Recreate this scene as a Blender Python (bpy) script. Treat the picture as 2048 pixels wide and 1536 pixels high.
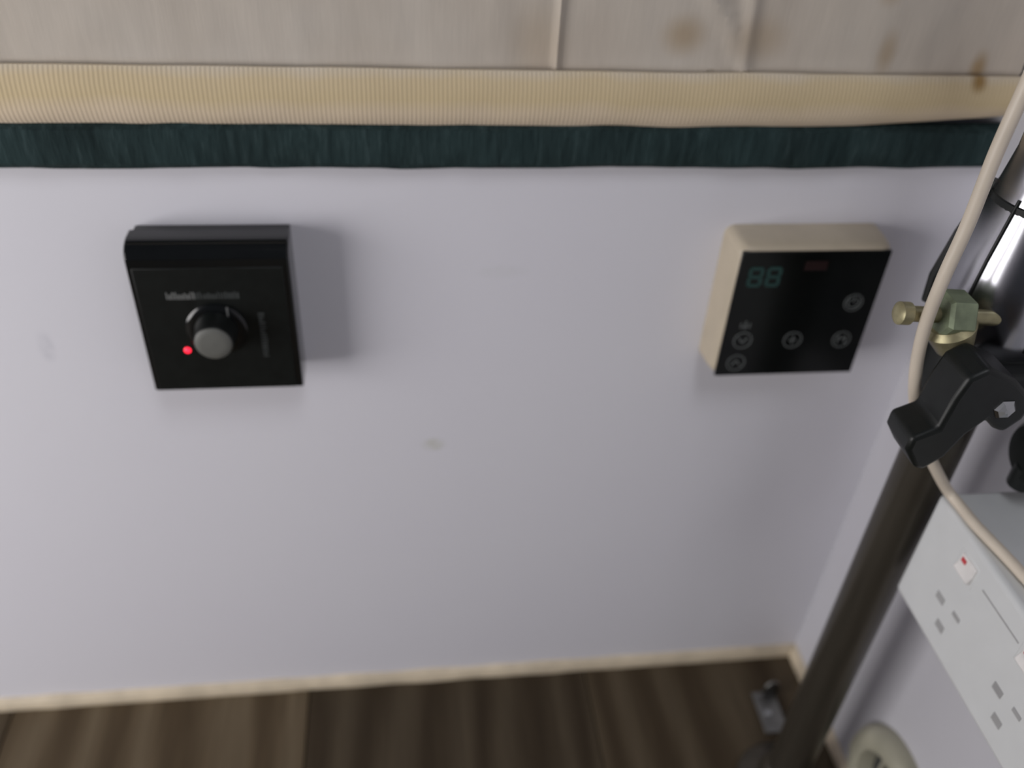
import bpy, bmesh, math, random
from mathutils import Vector, Matrix, noise
for o in list(bpy.data.objects): bpy.data.objects.remove(o, do_unlink=True)
sc = bpy.context.scene
C = sc.collection
PI = math.pi

def lin(c):
    return tuple(((v/255)/12.92 if v/255 <= .04045 else ((v/255+.055)/1.055)**2.4) for v in c)

# ------------------------------------------------------------------ camera
cam_d = bpy.data.cameras.new('camera'); cam = bpy.data.objects.new('camera', cam_d); C.objects.link(cam)
R = Matrix(((0.99209, 0.02982, -0.12196), (-0.11485, 0.60804, -0.78556), (0.05073, 0.79335, 0.60665)))
cam.matrix_world = Matrix.Translation((0, -.45, .65897)) @ R.to_4x4()
cam_d.sensor_width = 36; cam_d.lens = 31.104; cam_d.clip_start = .01
cam_d.dof.use_dof = True; cam_d.dof.focus_distance = .36; cam_d.dof.aperture_fstop = 5.0
sc.camera = cam

# ------------------------------------------------------------------ world and light
w = bpy.data.worlds.new('world'); sc.world = w; w.use_nodes = True
bg = w.node_tree.nodes['Background']; bg.inputs[0].default_value = (.80, .85, 1.0, 1); bg.inputs[1].default_value = .05
def area(name, loc, target, sx, sy, power, col):
    d = bpy.data.lights.new(name, 'AREA'); d.shape = 'RECTANGLE'; d.size = sx; d.size_y = sy; d.energy = power; d.color = col
    o = bpy.data.objects.new(name, d); C.objects.link(o); o.location = loc
    o.rotation_euler = (Vector(target)-Vector(loc)).to_track_quat('-Z', 'Y').to_euler()
    return o
area('window_daylight', (-.97, -.58, .42), (.0, -.45, .38), .64, .60, 9.4, (1.0, .97, .965))
area('overhead_fill', (.24, -.95, 1.80), (.24, -.1, .40), .50, .50, 7.5, (.95, .96, 1.0))  # added fill from above to brighten upward faces; no such opening is built
vs = sc.view_settings
vs.view_transform = 'Standard'; vs.look = 'None'; vs.gamma = 1; vs.use_curve_mapping = False; vs.exposure = 0.0

# ------------------------------------------------------------------ materials
class N:
    """small node helper"""
    def __init__(s, name):
        s.m = bpy.data.materials.new(name); s.m.use_nodes = True; s.t = s.m.node_tree
        s.b = s.t.nodes['Principled BSDF']
    def n(s, kind, **kw):
        x = s.t.nodes.new(kind)
        for k, v in kw.items():
            if k in x.inputs: x.inputs[k].default_value = v
            else: setattr(x, k, v)
        return x
    def l(s, a, b): s.t.links.new(a, b)
    def coord(s, scale=(1, 1, 1), out='Object', loc=(0, 0, 0)):
        tc = s.n('ShaderNodeTexCoord'); mp = s.n('ShaderNodeMapping'); mp.inputs['Scale'].default_value = scale
        mp.inputs['Location'].default_value = loc
        s.l(tc.outputs[out], mp.inputs[0]); return mp.outputs[0]
    def noise(s, vec, scale=5, detail=3, rough=.55, dist=0):
        x = s.n('ShaderNodeTexNoise'); x.inputs['Scale'].default_value = scale; x.inputs['Detail'].default_value = detail
        x.inputs['Roughness'].default_value = rough; x.inputs['Distortion'].default_value = dist
        s.l(vec, x.inputs['Vector']); return x.outputs['Fac']
    def ramp(s, fac, stops):
        r = s.n('ShaderNodeValToRGB'); e = r.color_ramp.elements
        while len(e) < len(stops): e.new(.5)
        for i, (p, c) in enumerate(stops):
            e[i].position = p; e[i].color = (*c, 1) if len(c) == 3 else c
        s.l(fac, r.inputs[0]); return r.outputs[0]
    def mix(s, fac, a, b, mode='MIX'):
        x = s.n('ShaderNodeMix', data_type='RGBA', blend_type=mode)
        for k, v in ((0, fac), (6, a), (7, b)):
            if hasattr(v, 'is_linked'): s.l(v, x.inputs[k])
            elif k == 0: x.inputs[0].default_value = v
            else: x.inputs[k].default_value = (*v, 1)
        return x.outputs[2]
    def math(s, op, a, b=None):
        x = s.n('ShaderNodeMath', operation=op)
        for k, v in ((0, a), (1, b)):
            if v is None: continue
            if hasattr(v, 'is_linked'): s.l(v, x.inputs[k])
            else: x.inputs[k].default_value = v
        return x.outputs[0]
    def bump(s, h, strength=.3, dist=.001):
        x = s.n('ShaderNodeBump'); x.inputs['Strength'].default_value = strength; x.inputs['Distance'].default_value = dist
        s.l(h, x.inputs['Height']); s.l(x.outputs[0], s.b.inputs['Normal'])
    def blob(s, vec, c, r, soft=.6):
        """smooth 0..1 spot round a point of the object, for stains and scuffs"""
        d = s.n('ShaderNodeVectorMath', operation='SUBTRACT'); s.l(vec, d.inputs[0]); d.inputs[1].default_value = c
        q = s.n('ShaderNodeVectorMath', operation='DIVIDE'); s.l(d.outputs[0], q.inputs[0]); q.inputs[1].default_value = r
        ln = s.n('ShaderNodeVectorMath', operation='LENGTH'); s.l(q.outputs[0], ln.inputs[0])
        m = s.n('ShaderNodeMapRange', interpolation_type='SMOOTHSTEP'); s.l(ln.outputs['Value'], m.inputs[0])
        m.inputs[1].default_value = 1; m.inputs[2].default_value = 1-soft; m.inputs[3].default_value = 0; m.inputs[4].default_value = 1
        return m.outputs[0]
    def done(s, col=None, rough=.5, metal=0, spec=.5, **kw):
        if col is not None:
            if hasattr(col, 'is_linked'): s.l(col, s.b.inputs['Base Color'])
            else: s.b.inputs['Base Color'].default_value = (*col, 1)
        s.b.inputs['Roughness'].default_value = rough; s.b.inputs['Metallic'].default_value = metal
        s.b.inputs['Specular IOR Level'].default_value = spec
        for k, v in kw.items(): s.b.inputs[k].default_value = v
        return s.m

def grainy(name, col, rough=.5, metal=0, var=.12, scale=60, bump=.05, spec=.5, **kw):
    x = N(name); v = x.coord()
    f = x.noise(v, scale, 3)
    c = x.ramp(f, [(.3, tuple(q*(1-var) for q in col)), (.7, tuple(min(1, q*(1+var)) for q in col))])
    if bump: x.bump(x.noise(v, scale*6, 2), bump, .0004)
    return x.done(c, rough, metal, spec, **kw)

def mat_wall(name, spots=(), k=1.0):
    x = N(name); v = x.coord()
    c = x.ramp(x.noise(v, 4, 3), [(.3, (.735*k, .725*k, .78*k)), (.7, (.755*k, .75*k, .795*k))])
    for (p, r, col, a) in spots:
        m = x.math('MULTIPLY', x.math('MULTIPLY', x.blob(v, p, r), x.ramp(x.noise(v, 180, 3), [(.2, (0, 0, 0)), (.6, (1, 1, 1))])), a)
        c = x.mix(m, c, col)
    x.bump(x.noise(v, 500, 2), .04, .0004)
    return x.done(c, .45, 0, .3)
M = {}
M['wall_back'] = mat_wall('white_panel', [((.019, 0, .262), (.010, 1, .007), (.60, .60, .55), .75),
                                         ((-.206, 0, .349), (.006, 1, .014), (.55, .55, .6), .4),
                                         ((.06, 0, .395), (.02, 1, .006), (.66, .66, .68), .35)])
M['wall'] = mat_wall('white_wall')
M['wall_side'] = mat_wall('dimmed_white_side_wall', k=.76)  # same white wall, its dimmer light put into a darker colour

x = N('vinyl_plank'); v = x.coord((1, 1, 1))
oi = x.n('ShaderNodeObjectInfo')
off = x.n('ShaderNodeCombineXYZ'); x.l(x.math('MULTIPLY', oi.outputs['Random'], 7.3), off.inputs[0]); x.l(x.math('MULTIPLY', oi.outputs['Random'], 3.1), off.inputs[1])
ad = x.n('ShaderNodeVectorMath', operation='ADD'); x.l(v, ad.inputs[0]); x.l(off.outputs[0], ad.inputs[1])
st = x.n('ShaderNodeVectorMath', operation='MULTIPLY'); x.l(ad.outputs[0], st.inputs[0]); st.inputs[1].default_value = (1, .14, 1)
wv = x.n('ShaderNodeTexWave', wave_type='BANDS', bands_direction='X'); x.l(st.outputs[0], wv.inputs['Vector'])
wv.inputs['Scale'].default_value = 7; wv.inputs['Distortion'].default_value = 9; wv.inputs['Detail'].default_value = 3; wv.inputs['Detail Scale'].default_value = 1.1
st2 = x.n('ShaderNodeVectorMath', operation='MULTIPLY'); x.l(ad.outputs[0], st2.inputs[0]); st2.inputs[1].default_value = (1, .03, 1)
fine = x.noise(st2.outputs[0], 420, 4)
c = x.ramp(wv.outputs['Fac'], [(.05, (.062, .043, .023)), (.5, (.084, .061, .035)), (1, (.112, .085, .052))])
c = x.mix(.55, c, x.ramp(fine, [(.3, (.45, .42, .38)), (.7, (1, 1, 1))]), 'MULTIPLY')
c = x.mix(1, c, oi.outputs['Color'], 'MULTIPLY')
x.bump(fine, .12, .0004)
M['plank'] = x.done(c, .55, 0, .2)
M['floor'] = grainy('dark_subfloor', (.03, .024, .018), .9)
M['sealant'] = grainy('cream_sealant', lin((206, 192, 168)), .45, var=.14, scale=45, bump=.1)

# mattress ticking with yellow-brown stains
x = N('beige_ticking'); v = x.coord()
c = x.ramp(x.noise(v, 9, 3), [(.3, (.535, .472, .40)), (.5, (.56, .505, .435)), (.72, (.575, .53, .47))])
for (px, pz, rx, rz, a) in ((.146, .532, .016, .014, .55), (.186, .531, .022, .016, .38), (.257, .525, .008, .016, .5),
                            (.250, .555, .01, .01, .4), (.312, .517, .007, .013, .85), (.072, .527, .02, .028, .25), (-.05, .57, .05, .03, .2)):
    c = x.mix(x.math('MULTIPLY', x.blob(v, (px, 0, pz), (rx, 1, rz), .9), a), c, (.36, .245, .12))
st = x.coord((900, 200, 60)); th = x.noise(st, 1, 2)
c = x.mix(.10, c, x.ramp(th, [(.3, (.4, .4, .4)), (.7, (1, 1, 1))]), 'MULTIPLY')
x.bump(th, .15, .0004)
M['ticking'] = x.done(c, .95, 0, .15, **{'Sheen Weight': .2})
# ribbed cream-yellow border
x = N('ribbed_border'); v = x.coord()
sep = x.n('ShaderNodeSeparateXYZ'); x.l(v, sep.inputs[0])
h = x.n('ShaderNodeMapRange'); x.l(sep.outputs[2], h.inputs[0]); h.inputs[1].default_value = .484; h.inputs[2].default_value = .516
hz = x.math('ADD', h.outputs[0], x.math('MULTIPLY', x.math('SUBTRACT', x.noise(x.coord((6, 6, 2)), 3, 3), .5), .35))
c = x.ramp(hz, [(.05, (.72, .60, .46)), (.32, (.69, .57, .41)), (.52, (.64, .52, .32)), (.8, (.65, .53, .34)), (.97, (.66, .58, .46))])
wv = x.n('ShaderNodeTexWave', wave_type='BANDS', bands_direction='X'); x.l(x.coord(), wv.inputs['Vector']); wv.inputs['Scale'].default_value = 140
wv.inputs['Distortion'].default_value = .6
c = x.mix(.07, c, x.ramp(wv.outputs['Fac'], [(0, (.45, .42, .36)), (1, (1, 1, 1))]), 'MULTIPLY')
c = x.mix(x.blob(v, (.312, 0, .512), (.007, 1, .008), .9), c, (.34, .22, .09))
x.bump(wv.outputs['Fac'], .25, .0006)
M['border'] = x.done(c, .9, 0, .15)
# dark teal felt
x = N('teal_felt'); f1 = x.noise(x.coord((220, 220, 26)), 1, 4, .7); f2 = x.noise(x.coord((30, 30, 12)), 1, 3)
c = x.ramp(f1, [(.25, (.010, .021, .022)), (.55, (.024, .044, .045)), (.8, (.052, .082, .084))])
c = x.mix(.5, c, x.ramp(f2, [(.3, (.55, .55, .55)), (.7, (1.2, 1.2, 1.2))]), 'MULTIPLY')
x.bump(f1, .8, .0015)
M['felt'] = x.done(c, .95, 0, .2)
M['black'] = grainy('black_plastic', (.006, .0075, .007), .42, var=.2, scale=200, bump=.06, spec=.35)
M['black_gloss'] = grainy('glossy_black_plastic', (.006, .007, .0075), .12, var=.1, bump=0, spec=.6)
M['knob_grey'] = grainy('grey_knob_cap', (.13, .132, .12), .5, bump=.03)
M['print'] = grainy('pale_print', (.17, .175, .17), .6, bump=0)
M['print_dim'] = grainy('dim_print', (.05, .056, .055), .6, bump=0)
x = N('red_led'); M['led'] = x.done((.5, .01, .02), .3, **{'Emission Color': (1, .02, .05, 1), 'Emission Strength': 2.2})
M['cream'] = grainy('cream_plastic', lin((190, 178, 157)), .42, var=.05, bump=.03)
M['glass'] = grainy('black_touch_glass', (.003, .004, .0038), .2, var=.1, bump=0, spec=.25)
M['icon'] = grainy('icon_print', (.13, .14, .138), .6, bump=0)
x = N('lcd_digit'); M['lcd'] = x.done((.018, .045, .042), .5, **{'Emission Color': (.08, .5, .42, 1), 'Emission Strength': .012})
x = N('dim_red'); M['dimred'] = x.done((.014, .003, .003), .4)
x = N('dark_bronze_tube'); v = x.coord((40, 40, 3))
M['post'] = x.done(x.ramp(x.noise(v, 2, 3), [(.3, (.050, .044, .034)), (.7, (.085, .074, .058))]), .34, .55)
M['chrome'] = grainy('worn_chrome', (.38, .38, .41), .22, 1, var=.15, scale=30, bump=.02)
M['brass'] = grainy('tarnished_brass', (.32, .29, .17), .42, .55, var=.35, scale=90, bump=.2)
M['verdigris'] = grainy('greenish_brass', (.21, .25, .16), .5, .35, var=.3, scale=90, bump=.2)
M['steel'] = grainy('bright_steel', (.45, .46, .47), .25, 1, var=.12, bump=.02)
M['bracket'] = grainy('dull_steel', (.22, .22, .21), .38, 1, var=.2, bump=.03)
M['cable'] = grainy('cream_cable', lin((204, 193, 177)), .45, var=.05, bump=.02)
M['strip'] = grainy('white_plastic', (.63, .645, .645), .38, var=.02, bump=.02)
M['slot'] = grainy('socket_shutter', (.34, .34, .34), .6, bump=0)
M['rocker'] = grainy('white_rocker', (.74, .72, .70), .35, bump=0)
M['red'] = grainy('red_mark', (.55, .05, .06), .4, bump=0)
M['grey'] = grainy('grey_plastic', (.30, .30, .315), .45, bump=.03)
M['beige'] = grainy('beige_plastic', (.40, .385, .30), .5, var=.12, scale=40, bump=.05)
M['hole'] = grainy('dark_duct', (.05, .05, .045), .8)
M['frame'] = grainy('window_frame_plastic', (.7, .7, .7), .4)

# ------------------------------------------------------------------ mesh helpers
def obj(name, bm, mat, parent=None, smooth=True, bevel=0, seg=2):
    me = bpy.data.meshes.new(name)
    bmesh.ops.remove_doubles(bm, verts=bm.verts, dist=1e-6)
    bmesh.ops.recalc_face_normals(bm, faces=bm.faces)
    bm.to_mesh(me); bm.free()
    me.materials.append(M[mat])
    o = bpy.data.objects.new(name, me); C.objects.link(o)
    if bevel:
        b = o.modifiers.new('bevel', 'BEVEL'); b.width = bevel; b.segments = seg; b.limit_method = 'ANGLE'; b.angle_limit = math.radians(35)
    if smooth:
        me.polygons.foreach_set('use_smooth', [True]*len(me.polygons)); me.set_sharp_from_angle(angle=math.radians(38))
    if parent is not None:
        o.parent = parent; o.matrix_parent_inverse = Matrix.Translation(-parent.location)
    return o
def thing(name, label, cat, loc, group=None):
    o = bpy.data.objects.new(name, None); C.objects.link(o); o.location = loc; o.empty_display_size = .02
    o['label'] = label; o['category'] = cat
    if group: o['group'] = group
    return o
def tag(o, label, cat, group=None):
    o['label'] = label; o['category'] = cat
    if group: o['group'] = group
    return o
def struct(o, label=None):
    o['kind'] = 'structure'
    if label: o['label'] = label
    return o
def box(x0, x1, y0, y1, z0, z1, bm=None):
    bm = bm or bmesh.new()
    r = bmesh.ops.create_cube(bm, size=1)
    for q in r['verts']:
        q.co = Vector(((x0+x1)/2+q.co.x*(x1-x0), (y0+y1)/2+q.co.y*(y1-y0), (z0+z1)/2+q.co.z*(z1-z0)))
    return bm
def frame_of(axis):
    a = Vector(axis).normalized(); h = Vector((0, 0, 1)) if abs(a.z) < .9 else Vector((1, 0, 0))
    u = a.cross(h).normalized(); return a, u, u.cross(a).normalized()
def lathe(p, axis, prof, n=40, bm=None, cap=True):
    """rings of (distance along axis, radius) round p"""
    bm = bm or bmesh.new(); a, u, v = frame_of(axis); p = Vector(p); rings = []
    for t, r in prof:
        rings.append([bm.verts.new(p+a*t+(u*math.cos(2*PI*k/n)+v*math.sin(2*PI*k/n))*max(r, 1e-5)) for k in range(n)])
    for A, B in zip(rings, rings[1:]):
        for k in range(n): bm.faces.new((A[k], A[(k+1) % n], B[(k+1) % n], B[k]))
    if cap: bm.faces.new(rings[0][::-1]); bm.faces.new(rings[-1])
    return bm
def catmull(pts, sub=8):
    P = [Vector(p) for p in pts]; out = []
    for i in range(len(P)-1):
        a, b, c, d = P[max(i-1, 0)], P[i], P[i+1], P[min(i+2, len(P)-1)]
        for s in range(sub):
            t = s/sub
            out.append(.5*((2*b)+(-a+c)*t+(2*a-5*b+4*c-d)*t*t+(-a+3*b-3*c+d)*t**3))
    return out+[P[-1]]
def tube(path, r, n=12, bm=None):
    bm = bm or bmesh.new(); rings = []; u = None
    for i, p in enumerate(path):
        t = (path[min(i+1, len(path)-1)]-path[max(i-1, 0)]).normalized()
        if u is None: _, u, _ = frame_of(t)
        u = (u-t*u.dot(t)).normalized(); v = t.cross(u)
        rr = r(i/(len(path)-1)) if callable(r) else r
        rings.append([bm.verts.new(p+(u*math.cos(2*PI*k/n)+v*math.sin(2*PI*k/n))*rr) for k in range(n)])
    for A, B in zip(rings, rings[1:]):
        for k in range(n): bm.faces.new((A[k], A[(k+1) % n], B[(k+1) % n], B[k]))
    bm.faces.new(rings[0][::-1]); bm.faces.new(rings[-1]); return bm
def prism_y(poly, y0, y1, bm=None):
    """outline in x,z carried from y0 to y1"""
    bm = bm or bmesh.new()
    a = [bm.verts.new((px, y0, pz)) for px, pz in poly]; b = [bm.verts.new((px, y1, pz)) for px, pz in poly]
    bm.faces.new(a); bm.faces.new(b[::-1])
    for k in range(len(poly)):
        j = (k+1) % len(poly); bm.faces.new((a[k], b[k], b[j], a[j]))
    return bm
def stroke_y(pts, wdt, y0, y1, bm=None, closed=False):
    """a raised line of width wdt through x,z points"""
    bm = bm or bmesh.new(); P = [Vector(p) for p in pts]; m = len(P); L = []; Rr = []
    for i, p in enumerate(P):
        if closed: t = P[(i+1) % m]-P[i-1]
        else: t = P[min(i+1, m-1)]-P[max(i-1, 0)]
        t.normalize(); nn = Vector((-t.y, t.x))*wdt/2
        L.append(p+nn); Rr.append(p-nn)
    rows = [[bm.verts.new((q.x, yy, q.y)) for q in side] for yy in (y0, y1) for side in (L, Rr)]
    rng = range(m) if closed else range(m-1)
    for i in rng:
        j = (i+1) % m
        for A, B in ((rows[0], rows[1]), (rows[1], rows[3]), (rows[3], rows[2]), (rows[2], rows[0])):
            bm.faces.new((A[i], A[j], B[j], B[i]))
    if not closed:
        for i in (0, m-1): bm.faces.new((rows[0][i], rows[1][i], rows[3][i], rows[2][i]))
    return bm
def circ(cx, cz, r, n=28): return [(cx+r*math.cos(2*PI*k/n), cz+r*math.sin(2*PI*k/n)) for k in range(n)]

# ------------------------------------------------------------------ setting
XR = .34
fl = struct(obj('floor', box(-1.02, XR+.04, -1.9, .05, -.05, -.008), 'floor', smooth=False), 'brown wood-look plank floor')
random.seed(4)
seams = [-1.02, -.784, -.551, -.318, -.085, .148, XR]
tones = [1.1, .9, .82, 1.3, .70, .92]
for a, b, tn in zip(seams, seams[1:], tones):
    pk = obj('plank', box(a+.0004, b-.0004, -1.9, -.0, -.008, 0), 'plank', fl, bevel=.0006, seg=1); pk.color = (tn, tn, tn, 1)
struct(obj('wall_back', box(-1.02, XR, 0, .018, -.008, .47), 'wall_back', smooth=False), 'white bench front panel')
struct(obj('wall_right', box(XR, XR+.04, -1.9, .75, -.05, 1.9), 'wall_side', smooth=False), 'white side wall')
struct(obj('wall_rear', box(-1.02, XR, .70, .75, -.05, 1.9), 'wall', smooth=False), 'white wall behind the bench')
# left wall with its window opening
wl = bmesh.new()
for a in ((-1.9, -.94, 0, 1.9), (-.22, .75, 0, 1.9), (-.94, -.22, 0, .08), (-.94, -.22, .76, 1.9)): box(-1.06, -1.02, a[0], a[1], a[2]-.05, a[3], wl)
struct(obj('wall_left', wl, 'wall', smooth=False))
wf = bmesh.new()
for a in ((-.94, -.91, .08, .76), (-.25, -.22, .08, .76), (-.94, -.22, .08, .11), (-.94, -.22, .73, .76)): box(-1.07, -1.005, a[0], a[1], a[2], a[3], wf)
struct(obj('window_1', wf, 'frame', bevel=.004), 'plastic window frame in the left wall')
# sealant beads along the floor
def bead(p0, p1, r, nrm, seed):
    bm = bmesh.new(); p0 = Vector(p0); p1 = Vector(p1); nrm = Vector(nrm); m = 160; prev = None
    for i in range(m+1):
        p = p0.lerp(p1, i/m); k = 1+.16*noise.noise(Vector((p.x*30+seed, p.y*30, 0)))
        ring = [bm.verts.new(p)]+[bm.verts.new(p+nrm*r*k*.75*math.sin(t)+Vector((0, 0, r*k*1.25*math.cos(t)))) for t in [j*PI/2/6 for j in range(7)]]
        if prev:
            for j in range(8): bm.faces.new((prev[j], prev[(j+1) % 8], ring[(j+1) % 8], ring[j]))
        prev = ring
    return bm
struct(obj('baseboard_back', bead((-1.02, 0, 0), (XR, 0, 0), .0080, (0, -1, 0), 0), 'sealant'), 'cream sealant bead between the white panel and floor')
struct(obj('baseboard_right', bead((XR, -1.2, 0), (XR, 0, 0), .008, (-1, 0, 0), 5), 'sealant'), 'cream sealant bead at the side wall')

# ------------------------------------------------------------------ teal felt strip on the bench edge
bm = bmesh.new(); prof = [(.0, .4625), (-.005, .4622), (-.0085, .466), (-.009, .476), (-.0085, .484), (-.005, .4865), (.0, .487)]
xs = [-1.00+i*.006 for i in range(int((XR-.002+1.00)/.006)+1)]+[XR-.001]; prev = None
for px in xs:
    ring = [bm.verts.new((px, y+.0012*noise.noise(Vector((px*60, y*300, z*200))) if y < 0 else 0, z+.0008*noise.noise(Vector((px*25, z*90, 3)))*(y < 0))) for y, z in prof]
    if prev:
        for j in range(len(prof)): bm.faces.new((prev[j], prev[(j+1) % 7], ring[(j+1) % 7], ring[j]))
    prev = ring
tag(obj('felt_strip', bm, 'felt'), 'dark teal felt strip between the beige mattress and the white panel', 'fabric strip')

# ------------------------------------------------------------------ mattress
mt = thing('mattress', 'beige stained mattress with a ribbed yellowish border along the top', 'mattress', (-.58, .3, .487))
bm = bmesh.new(); prev = None
body = [(.60, .49), (.02, .49), (.002, .505), (-.002, .516)]+[(-.0015+.0*i, .518+.006*i) for i in range(12)]+[(.002, .600), (.010, .615), (.024, .626), (.05, .632), (.30, .636), (.60, .632), (.64, .60), (.64, .52)]
def ridge(px, pz):
    d = .0026*math.exp(-((px-.0815-.004*(pz-.53))/.0016)**2)
    d += .0030*math.exp(-((px-.163-.012*math.sin((pz-.50)*70))/.0045)**2)*min(1, max(0, (pz-.515)/.02))
    d += .0022*math.exp(-((px-.180+.05*(pz-.53))/.004)**2)
    d += .0012*noise.noise(Vector((px*22, pz*14, 1)))+.0005*noise.noise(Vector((px*70, pz*50, 7)))
    return d
xs = [-1.00+i*.02 for i in range(33)]; px = xs[-1]
while px < XR-.003: px += .0014 if px > -.33 else .01; xs.append(min(px, XR-.002))
for px in xs:
    ring = [bm.verts.new((px, y-(ridge(px, z) if y < .03 and z > .512 else 0), z)) for y, z in body]
    if prev:
        m = len(body)
        for j in range(m): bm.faces.new((prev[j], prev[(j+1) % m], ring[(j+1) % m], ring[j]))
    prev = ring
obj('cover', bm, 'ticking', mt)
bm = bmesh.new(); prev = None
for px in xs:
    lift = .0085*max(0, (px-.20)/.15)**1.6 if px > .20 else 0       # the border rises a little towards the side wall
    ring = []
    for k in range(14):
        t = 2*PI*k/14; yy = -.0040-.0052*math.cos(t)*(1-.15*math.sin(t)); zz = .5000+.0145*math.sin(t)
        zz += lift*(1-math.sin(t))/2 + .0007*noise.noise(Vector((px*18, 0, 2)))
        ring.append(bm.verts.new((px, yy+.0008*noise.noise(Vector((px*30, k, 4))), zz)))
    if prev:
        for j in range(14): bm.faces.new((prev[j], prev[(j+1) % 14], ring[(j+1) % 14], ring[j]))
    prev = ring
obj('border', bm, 'border', mt)

# ------------------------------------------------------------------ black control box with knob
cb = thing('control_box', 'black box with a grey round knob and a glowing red light, on the white panel', 'control box', (-.100, 0, .333))
x0, x1, z0, z1, D = -.1425, -.0585, .333, .4285, -.026
def side_profile(d, zt, rr, z0=z0):      # y,z outline with a rounded upper front shoulder
    p = [(0, z0), (d+.002, z0), (d, z0+.002)]
    p += [(d+rr-rr*math.cos(t), zt-rr*.8+rr*.8*math.sin(t)) for t in [k*PI/2/8 for k in range(9)]]
    return p+[(0, zt)]
def prism_x(prof, a, b):
    bm = bmesh.new(); A = [bm.verts.new((a, y, z)) for y, z in prof]; B = [bm.verts.new((b, y, z)) for y, z in prof]
    bm.faces.new(A); bm.faces.new(B[::-1]); m = len(prof)
    for k in range(m): bm.faces.new((A[k], A[(k+1) % m], B[(k+1) % m], B[k]))
    return bm
obj('back_plate', box(x0+.0015, x1-.0006, -.0060, 0, z0+.001, z1-.001), 'black_gloss', cb, bevel=.0008)
obj('cover', prism_x([(y-.0068 if y == 0 else y, z) for y, z in side_profile(D, z1, .011)], x0, x1), 'black_gloss', cb, bevel=.0009)
obj('face_panel', box(x0+.0025, x1-.0035, D-.0006, D+.002, z0+.002, z1-.013), 'black', cb, bevel=.0004)
kx, kz = -.1015, .377
obj('dial_ring', lathe((kx, D-.0005, kz), (0, -1, 0), [(0, .0165), (.0012, .0165), (.0022, .0150), (.0022, .012)], 48), 'black_gloss', cb)
kn = obj('knob', lathe((kx, D, kz), (0, -1, 0), [(0, .0118), (.003, .0118), (.012, .0106), (.0145, .0102), (.0152, .0094)], 48), 'black', cb)
obj('knob_cap', lathe((kx, D-.0149, kz), (0, -1, 0), [(0, .0098), (.0005, .0098), (.0010, .0092), (.0013, .006), (.0014, .0005)], 40), 'knob_grey', kn)
obj('short_bar', box(-.0945, -.0937, D-.0029, D-.002, .3855, .3920), 'print', cb)  # thin pale bar raised on the dial ring
random.seed(3)
bmA = bmesh.new(); bmB = bmesh.new(); px = -.1250
while px < -.0865:                                   # the fine illegible print above the knob
    wd = random.choice((.0006, .0008, .0010)); hh = random.choice((.0030, .0038, .0044))
    box(px, px+wd, D-.0009, D-.0004, .3965, .3965+hh, bmA if px < -.110 else bmB); px += wd+.0007
obj('print', bmA, 'print', cb, smooth=False); obj('print', bmB, 'print_dim', cb, smooth=False)
bmA = bmesh.new(); pz = .3575
while pz < .387:
    wd = random.choice((.0006, .0008, .0011)); hh = random.choice((.0024, .0030, .0034))
    box(-.0785, -.0785+hh, D-.0009, D-.0004, pz, pz+wd, bmA); pz += wd+.0009
obj('print', bmA, 'print_dim', cb, smooth=False)
obj('indicator_light', lathe((-.1197, D-.0004, .3630), (0, -1, 0), [(0, .0019), (.0006, .0019), (.0011, .0013), (.0013, .0004)], 20), 'led', cb)['label'] = 'glowing red light'

# ------------------------------------------------------------------ cream touch panel
tp = thing('touch_panel', 'cream box with a black touch glass and round icons, beside the side wall', 'touch panel', (.2385, 0, .333))
X0, X1, Z0, Z1, TD = .1905, .2865, .331, .4250, -.025
bm = bmesh.new(); ins = .0035
for a, b in ((0, 0), (.010, 0), (.020, .0012), (.0250, ins)): pass
rings = []
for t, i in ((0, 0), (.012, .0004), (.0200, .0012), (.0238, .0024), (.0252, .0040)):
    pts = []
    rc = .006
    for cx, cz, a0 in ((X1-i-rc, Z1-i-rc, 0), (X0+i+rc, Z1-i-rc, 90), (X0+i+rc, Z0+i+rc, 180), (X1-i-rc, Z0+i+rc, 270)):
        for k in range(6):
            an = math.radians(a0+k*18); pts.append((cx+rc*math.cos(an), -t, cz+rc*math.sin(an)))
    rings.append([bm.verts.new(p) for p in pts])
for A, B in zip(rings, rings[1:]):
    for k in range(24): bm.faces.new((A[k], A[(k+1) % 24], B[(k+1) % 24], B[k]))
bm.faces.new(rings[0][::-1]); bm.faces.new(rings[-1])
obj('housing', bm, 'cream', tp)
gl = obj('touch_glass', box(X0+.0030, X1-.0030, -.0262, -.0240, Z0+.0022, Z1-.0042), 'glass', tp, bevel=.0005)
gl['label'] = 'black touch glass'
G0, G1 = -.0266, -.0260
def icon(cx, cz, strokes, r=.0056):
    ic = obj('touch_icon', stroke_y(circ(cx, cz, r), .0006, G0, G1, closed=True), 'icon', tp, smooth=False)
    bm = bmesh.new()
    for s in strokes: stroke_y([(cx+a*r, cz+b*r) for a, b in s], .00075, G0, G1, bm)
    obj('symbol', bm, 'icon', ic, smooth=False)
arc = lambda r, a0, a1, n=12: [(r*math.cos(math.radians(a0+(a1-a0)*k/n)), r*math.sin(math.radians(a0+(a1-a0)*k/n))) for k in range(n+1)]
icon(.2697, .3858, [[(0, .72), (0, .05)], arc(.62, 125, 415)])                       # power
icon(.2698, .3590, [[(-.45, -.5), (-.42, .45)], [(-.42, .45), (0, .05)], [(0, .05), (.42, .45)], [(.42, .45), (.45, -.5)]])
icon(.2380, .3595, [[(0, -.55), (0, .6)], [(-.5, .0), (.5, .0)]])
icon(.2060, .3600, [[(-.5, .35), (0, -.35)], [(0, -.35), (.5, .35)]])
icon(.2052, .3432, [[(-.5, -.35), (0, .35)], [(0, .35), (.5, -.35)]])
bm = bmesh.new(); sx, sz = .2054, .3700                                             # small aerial-like mark
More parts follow.
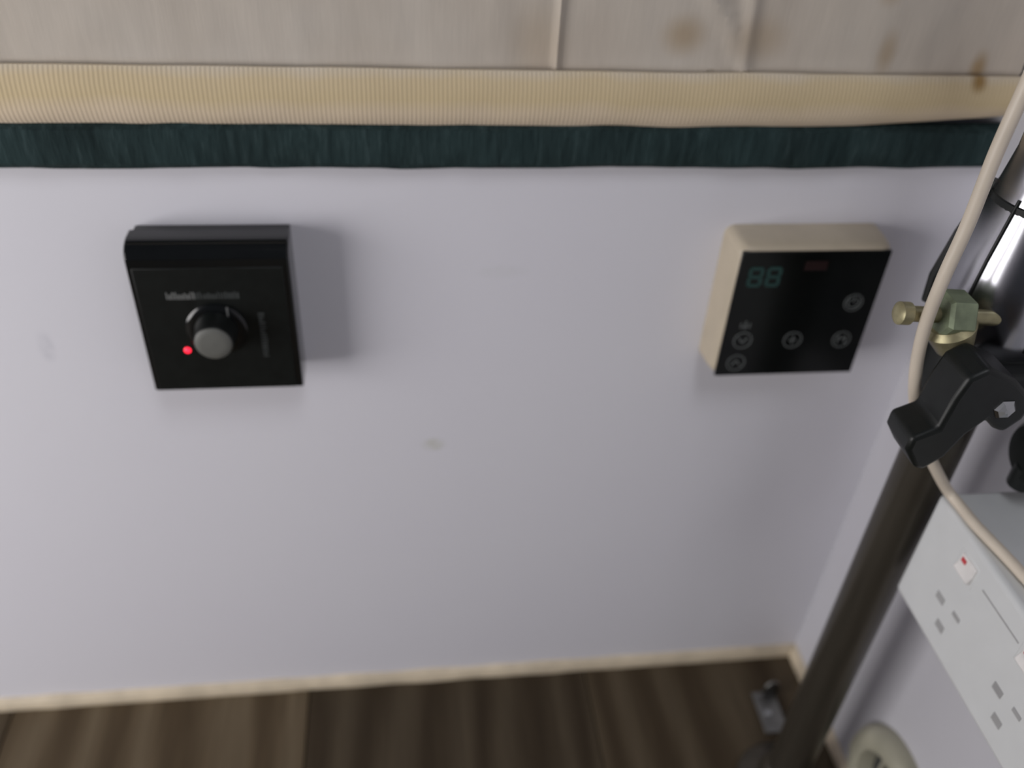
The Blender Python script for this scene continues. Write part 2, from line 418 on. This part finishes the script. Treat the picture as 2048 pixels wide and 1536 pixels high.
stroke_y([(sx, sz-.0018), (sx, sz+.0042)], .0008, G0, G1, bm); stroke_y([(sx-.0028, sz-.001), (sx-.0028, sz+.0026)], .0006, G0, G1, bm)
stroke_y([(sx+.0028, sz-.001), (sx+.0028, sz+.0026)], .0006, G0, G1, bm); stroke_y([(sx-.003, sz), (sx+.003, sz)], .0006, G0, G1, bm)
obj('symbol', bm, 'icon', tp, smooth=False)
for cx in (.2040, .2150):                                                           # faint two-digit display
    bm = bmesh.new(); cz = .4045; wx, hz = .0035, .0056
    for s in (((-1, 1), (1, 1)), ((-1, 0), (1, 0)), ((-1, -1), (1, -1)), ((-1, .1), (-1, .95)), ((1, .1), (1, .95)), ((-1, -.95), (-1, -.1)), ((1, -.95), (1, -.1))):
        stroke_y([(cx+a*wx, cz+b*hz) for a, b in s], .0019, G0, G1, bm)
    obj('display_digit', bm, 'lcd', tp, smooth=False)
obj('red_patch', box(.2325, .2460, G0, G1, .4085, .4145), 'dimred', tp, smooth=False)  # faint dark red rectangle on the glass

# ------------------------------------------------------------------ post by the corner
PX, PY = .284, -.12
ps = thing('support_post', 'dark metal post with a shiny chrome upper sleeve, upright in the corner', 'post', (PX, PY, 0))
obj('foot', lathe((PX, PY, 0), (0, 0, 1), [(0, .034), (.003, .034), (.006, .031), (.010, .021), (.022, .018), (.026, .0150)], 48), 'post', ps)
obj('lower_tube', lathe((PX, PY, .012), (0, 0, 1), [(0, .0150), (.41, .0150)], 48), 'post', ps)
sl = obj('chrome_sleeve', lathe((PX, PY, .424), (0, 0, 1), [(0, .022), (.003, .0265), (.010, .0295), (.026, .0305), (.050, .0270), (.080, .0205), (.095, .0185), (.30, .0180)], 56), 'chrome', ps)
obj('rubber_ring', lathe((PX, PY, .421), (0, 0, 1), [(0, .0240), (.0015, .0285), (.0055, .0295), (.0085, .0285), (.0095, .024)], 48), 'black', sl)
obj('rubber_ring', lathe((PX, PY, .494), (0, 0, 1), [(0, .020), (.0015, .0222), (.005, .0222), (.0065, .020)], 48), 'black', sl)
bm = bmesh.new()
for an, fr in ((146, .0030), (205, .0009), (268, .0009), (300, .0020)):                                                       # dark flutes running up the sleeve
    a = math.radians(an)
    tube([Vector((PX+math.cos(a)*r, PY+math.sin(a)*r, .424+t)) for t, r in ((.012, .0296), (.026, .0305), (.050, .0270), (.078, .0209))], fr, 8, bm)
obj('flutes', bm, 'black', sl)

# ------------------------------------------------------------------ clamp on the post
cl = thing('post_clamp', 'black plastic clamp with a lever and brass screw, gripping the post', 'clamp', (PX, PY, .37))
bm = lathe((PX, PY, .390), (0, 0, 1), [(0, .0153), (0, .0225), (.002, .0240), (.028, .0240), (.030, .0225), (.030, .0153)], 48, cap=False)
bm.faces.ensure_lookup_table()
obj('collar', bm, 'black', cl)
obj('ear', box(.258, .322, -.160, -.132, .412, .429), 'black', cl, bevel=.005, seg=3)
lever = [(.2225, .4115), (.2330, .4165), (.2345, .4330), (.2370, .4440), (.2450, .4490), (.2600, .4420), (.2740, .4300), (.2720, .4200), (.2655, .4125), (.2600, .4150), (.2545, .4200), (.2480, .4120), (.2425, .3990), (.2345, .3915), (.2300, .3930), (.2225, .4040)]
obj('lever', prism_y(lever, -.178, -.156), 'black', cl, bevel=.003, seg=3)
bo = obj('bolt', lathe((.2600, -.1775, .4270), (0, -1, 0), [(0, .0052), (.0010, .0052), (.0022, .0040), (.0028, .0012)], 6), 'steel', cl, smooth=False)
br = obj('brass_screw', lathe((.2180, -.1420, .4545), (1, 0, -.08), [(0, .0035), (.0012, .0052), (.0060, .0052), (.0075, .0036), (.0140, .0036), (.0150, .0036), (.058, .0036)], 24), 'brass', cl)
obj('nut', lathe((.2380, -.1420, .4530), (1, 0, -.08), [(0, .0100), (.0015, .0118), (.0120, .0118), (.0135, .0100)], 6), 'verdigris', br, smooth=False)
obj('cone_washer', lathe((.2440, -.1440, .4500), (.5, -.1, -1), [(0, .0090), (.003, .0112), (.014, .0080), (.016, .0060)], 28), 'brass', br)

# ------------------------------------------------------------------ power strip on the side wall
st_ = thing('power_strip', 'white power strip with switched sockets mounted along the side wall', 'power strip', (.31, -.27, .264))
SX = .280; YF, YN = -.143, -.400; ZB, ZT = .2643, .3406
obj('body', box(SX, XR, YN, YF, ZB, ZT), 'strip', st_, bevel=.0032, seg=3)
for k in range(4):
    oy = -.0557*k
    def slot(y, z, ly, lz):
        b = box(SX-.0003, SX+.0015, y+oy-ly/2, y+oy+ly/2, z-lz/2, z+lz/2); obj('socket_slot', b, 'slot', st_, smooth=False)
    slot(-.1758, .2950, .0070, .0045); slot(-.1840, .2819, .0068, .0047); slot(-.1903, .2975, .0063, .0027)
    yc = -.1822+oy
    rc = obj('switch_recess', box(SX-.0002, SX+.001, yc-.0077, yc+.0090, .3171, .3325), 'strip', st_, bevel=.0008)
    bm = prism_y([(SX+.0005, .3198), (SX-.0033, .3212), (SX-.0015, .3261), (SX-.0013, .3311), (SX+.0005, .3315)], yc-.0063, yc+.0063)
    rk = obj('rocker', bm, 'rocker', rc, bevel=.0006)
    obj('red_mark', box(SX-.0019, SX-.0008, yc+.0010, yc+.0045, .3273, .3297), 'red', rk, smooth=False)
    obj('groove', box(SX-.0002, SX+.001, -.2274+oy, -.1962+oy, .3256, .3265), 'slot', st_, smooth=False)

# ------------------------------------------------------------------ cream cable
pts = [(.232, -.150, .600), (.2300, -.150, .5556), (.2289, -.150, .5316), (.2291, -.150, .5018), (.2278, -.150, .4760), (.2300, -.148, .4486), (.2347, -.149, .4218), (.2462, -.147, .3955),
       (.2577, -.148, .3764), (.2689, -.148, .3605), (.2800, -.1480, .3465), (.2835, -.1560, .3436), (.2845, -.1695, .3436), (.2876, -.1864, .3436), (.2902, -.2029, .3436), (.296, -.25, .3436), (.300, -.395, .3436)]
tag(obj('power_cable', tube(catmull(pts, 10), .0029, 14), 'cable'), 'cream cable hanging in a curve and running along the white power strip', 'cable')

# ------------------------------------------------------------------ knob on the side wall above the strip
kb = thing('wall_knob', 'black round knob on a grey base above the white power strip', 'knob', (XR, -.150, .375))
obj('base', lathe((XR, -.148, .374), (-1, 0, 0), [(0, .032), (.005, .032), (.008, .030), (.010, .024), (.011, .016)], 56), 'grey', kb)
kk = obj('knob', lathe((XR-.009, -.151, .373), (-1, 0, 0), [(0, .0140), (.004, .0180), (.016, .0175), (.019, .0150), (.020, .006)], 40), 'black', kb)
obj('short_bar', tube([Vector((XR-.022, -.150, .364)), Vector((XR-.022, -.149, .357)), Vector((XR-.022, -.1485, .350))], lambda t: .0075-.0012*t, 14), 'black', kk)

# ------------------------------------------------------------------ round beige outlet low on the side wall
ou = thing('air_outlet', 'round beige fitting with a dark centre low on the side wall', 'outlet', (XR, -.160, .050))
c0 = (XR, -.160, .055)
obj('rim', lathe(c0, (-1, 0, 0), [(0, .046), (.006, .046), (.012, .042), (.014, .036), (.012, .029), (.004, .026), (.001, .0255)], 56, cap=False), 'beige', ou)
obj('duct', lathe(c0, (-1, 0, 0), [(.0005, .027), (.0012, .027), (.0016, .004)], 40), 'hole', ou)
for dy in (-.012, 0, .012):
    hl = math.sqrt(.0255**2-dy**2)
    obj('louvre', box(XR-.008, XR-.003, c0[1]+dy-.0012, c0[1]+dy+.0012, c0[2]-hl, c0[2]+hl), 'beige', ou, bevel=.0005)

# ------------------------------------------------------------------ small bright bracket on the floor
bk = thing('corner_bracket', 'small shiny metal bracket on the floor behind the dark post', 'bracket', (.295, -.058, 0))
obj('foot_plate', box(.287, .307, -.078, -.040, 0, .0018), 'bracket', bk, bevel=.0006)
obj('upright', prism_y([(.296, .001), (.309, .001), (.309, .014), (.305, .019), (.300, .019), (.296, .014)], -.0435, -.0415), 'bracket', bk, bevel=.0005)
obj('screw', lathe((.2945, -.060, .0018), (0, 0, 1), [(0, .0035), (.001, .0032), (.0016, .0015)], 16), 'steel', bk)
